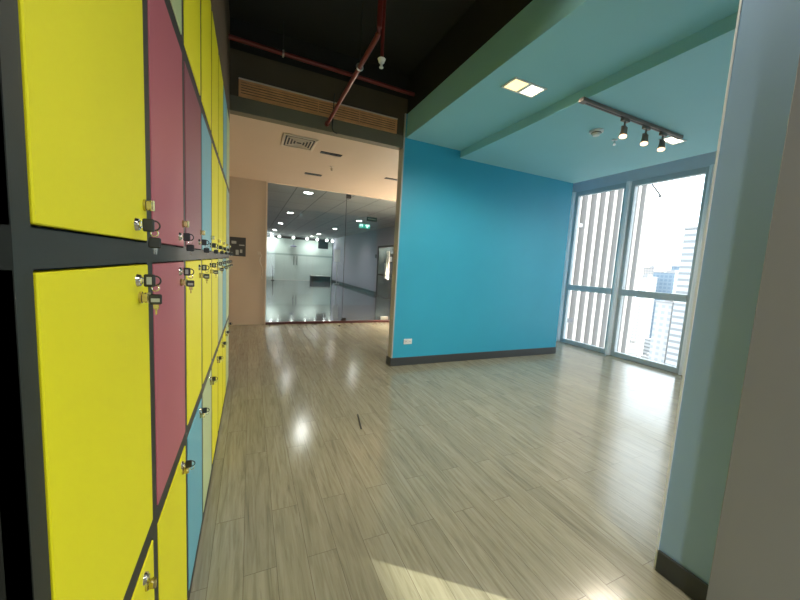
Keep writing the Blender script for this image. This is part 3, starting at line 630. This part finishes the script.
def key(X0, yl, z, yq, zq, row, k, cn):
    lab = 'key in the %s locker door, %s column from the camera, %s row' % (cname[cn], ordn[k], rowname[row])
    o = thing('locker_key', (X0 + 0.02, yl, z), lab, 'key', 'keys hanging in the locker doors')
    hx = X0 + 0.010
    bm = bmesh.new(); box(bm, X0 + 0.0082, hx, yl - 0.001, yl + 0.001, z - 0.003, z + 0.003); obj('key_blade', bm, M['brass'], o)
    obj('key_head', B(hx, hx + 0.018, yl - 0.004, yl + 0.004, z - 0.012, z + 0.012, bevel=0.002), M['bplastic'], o)
    bm = bmesh.new(); ring(bm, (hx + 0.0175, yl, z), 0.009, 0.0015, 'y', 24, 6); obj('key_ring', bm, M['bplastic'], o, smooth=True)
    if row == 3: obj('head_label', B(hx + 0.005, hx + 0.013, yl - 0.0048, yl - 0.004, z - 0.007, z + 0.007), M['label'], o)
    # tag on a short chain
    tx = hx + 0.018; tz = z - (0.024 if row != 3 else 0.028)
    bm = bmesh.new(); ring(bm, (tx, yl, z - 0.014), 0.006, 0.0011, 'y', 16, 6); obj('chain', bm, M['chrome'], o, smooth=True)
    if row != 4:
        tg = obj('key_tag', B(tx - 0.010, tx + 0.010, yl - 0.003, yl + 0.003, tz - 0.018, tz + 0.002, bevel=0.002), M['bplastic'], o)
        if row == 3:
            obj('tag_label', B(tx - 0.007, tx + 0.007, yl - 0.0038, yl - 0.003, tz - 0.013, tz - 0.006), M['label'], tg)
            bm = bmesh.new(); box(bm, tx - 0.004, tx + 0.005, yl - 0.001, yl + 0.001, tz - 0.027, tz - 0.0185); box(bm, tx - 0.001, tx + 0.002, yl - 0.001, yl + 0.001, tz - 0.038, tz - 0.026); obj('spare_key', bm, M['brass'], o)
        else:
            bm = bmesh.new(); box(bm, tx - 0.002, tx + 0.004, yl - 0.001, yl + 0.001, tz - 0.030, tz - 0.0185); obj('spare_key', bm, M['chrome'], o)
bank(0.0, 0.672, 1.295, {4: (0.0, 0.672), 3: (0.672, 1.295)}, 'lower bank of yellow, pink and blue lockers standing on the floor at left')
bank(1.295, 1.924, 2.585, {2: (1.295, 1.924), 1: (1.924, 2.585)}, 'upper bank of yellow, pink and blue lockers stacked on the lower bank')

# ------------------------------------------------------------------ fill lamps added on the open-ceiling side, out of view
for i, (x, y, pw) in enumerate(((0.9, -1.2, 210), (1.3, 0.9, 45))):
    t = thing('open_ceiling_lamp', (x, y, 3.55), ['round ceiling lamp in the black ceiling behind the camera', 'round ceiling lamp in the black ceiling above the camera'][i], 'ceiling lamp')
    bm = bmesh.new(); cyl(bm, (x, y, 3.548), (x, y, 3.50), 0.09, 20); obj('housing', bm, M['dark'], t, smooth=True)
    bm = bmesh.new(); cyl(bm, (x, y, 3.50), (x, y, 3.496), 0.075, 20); obj('lens', bm, M['glow_w'], t)
    l = lamp('open_ceiling_bulb', 'SPOT', (0, 0, 0), pw, (1, 0.95, 0.84), 0.07, (0, 0, -1), 130, 0.9); l.parent = t; l.location = (0, 0, -0.07)
# globe lamp added out of view behind the turquoise wall to brighten the entry
t = thing('globe_floor_lamp', (3.36, 6.42, 0), 'white globe floor lamp behind the turquoise wall', 'floor lamp')
bm = bmesh.new(); cyl(bm, (3.36, 6.42, 0), (3.36, 6.42, 0.03), 0.14, 24); obj('base', bm, M['dark'], t, smooth=True)
bm = bmesh.new(); cyl(bm, (3.36, 6.42, 0.03), (3.36, 6.42, 0.95), 0.014, 12); obj('pole', bm, M['dark'], t, smooth=True)
bm = bmesh.new(); bmesh.ops.create_uvsphere(bm, u_segments=20, v_segments=12, radius=0.12); bmesh.ops.translate(bm, verts=bm.verts[:], vec=(3.36, 6.42, 1.06))
obj('globe', bm, mat('lit_globe', (0.9, 0.85, 0.8), 0.4, emit=(1.0, 0.86, 0.70), estr=230.0, noise=0.02), t, smooth=True)
# ------------------------------------------------------------------ outside
def tower(name, x0, x1, y0, y1, z0, z1, mt, lab, cat='building', roof=None, rot=0, group='buildings beyond the window'):
    cx, cy = (x0 + x1) / 2, (y0 + y1) / 2
    t = thing(name, (cx, cy, z0), lab, cat, group)
    bm = B(x0, x1, y0, y1, z0, z1); 
    a = obj('body', bm, mt, t)
    bm = boxes([(x0 - 0.4, x1 + 0.4, y0 - 0.4, y1 + 0.4, z1 + 0.01, z1 + 1.0), (cx - (x1 - x0) * 0.2, cx + (x1 - x0) * 0.15, cy - (y1 - y0) * 0.2, cy + (y1 - y0) * 0.2, z1 + 1.0, z1 + 3.5)])
    b = obj('roof', bm, roof or M['fin'], t)
    if rot: t.rotation_euler = (0, 0, rot)
    return t
ZG = -75.0
struct('ground', B(-300, 1500, -900, 1600, ZG - 1, ZG), M['city'])
# striped neighbour close by
YN = 20.0
t = thing('striped_office_tower', (22.0, 28, ZG), 'tall grey office tower with white vertical fins left in the window view', 'building')
obj('body', B(8.0, 35.0, YN + 0.5, YN + 16, ZG, 45), M['fingap'], t)
bm = bmesh.new(); x = 8.2; 
while x < 35.0:
    box(bm, x, x + 0.40, YN - 0.1, YN + 0.5, ZG, 45); x += 1.12
obj('fin', bm, M['fin'], t)
bm = bmesh.new(); cyl(bm, (34.9, YN, 10.4), (36.4, YN, 9.6), 0.07, 8); cyl(bm, (36.4, YN, 9.6), (36.4, YN, 9.4), 0.12, 8); obj('davit_arm', bm, M['davit'], t)
wa = facade_mat('white_tower_floors', (0.40, 0.40, 0.40), (0.20, 0.21, 0.22), 400.0, 3.2, 1.0, 0.42)
wb = facade_mat('white_window_grid', (0.42, 0.41, 0.40), (0.32, 0.33, 0.34), 3.4, 3.4, 0.5, 0.5)
wc = facade_mat('blue_glass_grid', (0.17, 0.22, 0.27), (0.12, 0.17, 0.23), 4.0, 4.0, 0.7, 0.6)
wd = facade_mat('beige_window_grid', (0.34, 0.30, 0.28), (0.20, 0.20, 0.21), 3.0, 3.2, 0.55, 0.5)
tower('apartment_tower', 200, 228, 64, 96.5, ZG, 28, wa, 'white tower with close horizontal floor lines at right in the window view')
tower('apartment_tower', 212, 224, 103, 111, ZG, -11, wb, 'white tower with a window grid below the skyline, left of the lined white tower')
tower('glass_tower', 400, 440, 196, 216, ZG, 10, wc, 'blue glass office block on the skyline, left of the lined white tower')
tower('glass_tower', 480, 510, 222, 240, ZG, 20, wc, 'taller blue tower behind the blue office block')
tower('apartment_tower', 445, 465, 240, 252, ZG, 16, wd, 'pinkish tower on the skyline between blue blocks and striped tower')
tower('apartment_tower', 372, 390, 206, 214, ZG, 4, wb, 'pale low tower in front of the blue office block')
k = 0
kinds = [(wb, 'white gridded'), (wd, 'pinkish beige'), (wa, 'white lined'), (wc, 'blue grey')]
taken = [(214, 80, 24), (218, 106, 10), (420, 206, 24), (485, 227, 21), (435, 232, 14), (390, 210, 12)]
for i in range(30):
    for attempt in range(60):
        d0 = random.uniform(95, 330); fr = random.uniform(0.44, 0.60)
        x = d0; y = d0 * fr; s = random.uniform(7, 17); h = random.uniform(6, 24); s2 = s * random.uniform(0.6, 1.2)
        rad = math.hypot(s, s2) / 2 + 1.2
        if all(math.hypot(x + s / 2 - a_, y + s2 / 2 - b_) > rad + r_ for a_, b_, r_ in taken): break
    else: continue
    taken.append((x + s / 2, y + s2 / 2, rad))
    mt, nm = kinds[i % 4 if i % 4 != 3 or d0 > 200 else 0]
    tower('city_building', x, x + s, y, y + s2, ZG, ZG + h, mt, 'small %s low-rise roof far below in the window view' % nm, rot=random.uniform(-0.3, 0.3), group='low-rise buildings far below the window, ' + nm)
# unseen tower added towards the sun to shade the near windows
t = tower('neighbour_tower', -8.6, 8.6, -7, 7, 0, 120, wb, 'tall gridded neighbour tower far to the right outside the windows', rot=0)
ctr = Vector((5.59, 0, 0)) + Vector((0.778, -0.628, 0)) * 66 + Vector((0.628, 0.778, 0)) * 7.9
t.location = (ctr.x, ctr.y, ZG); t.rotation_euler = (0, 0, math.atan2(0.778, 0.628))
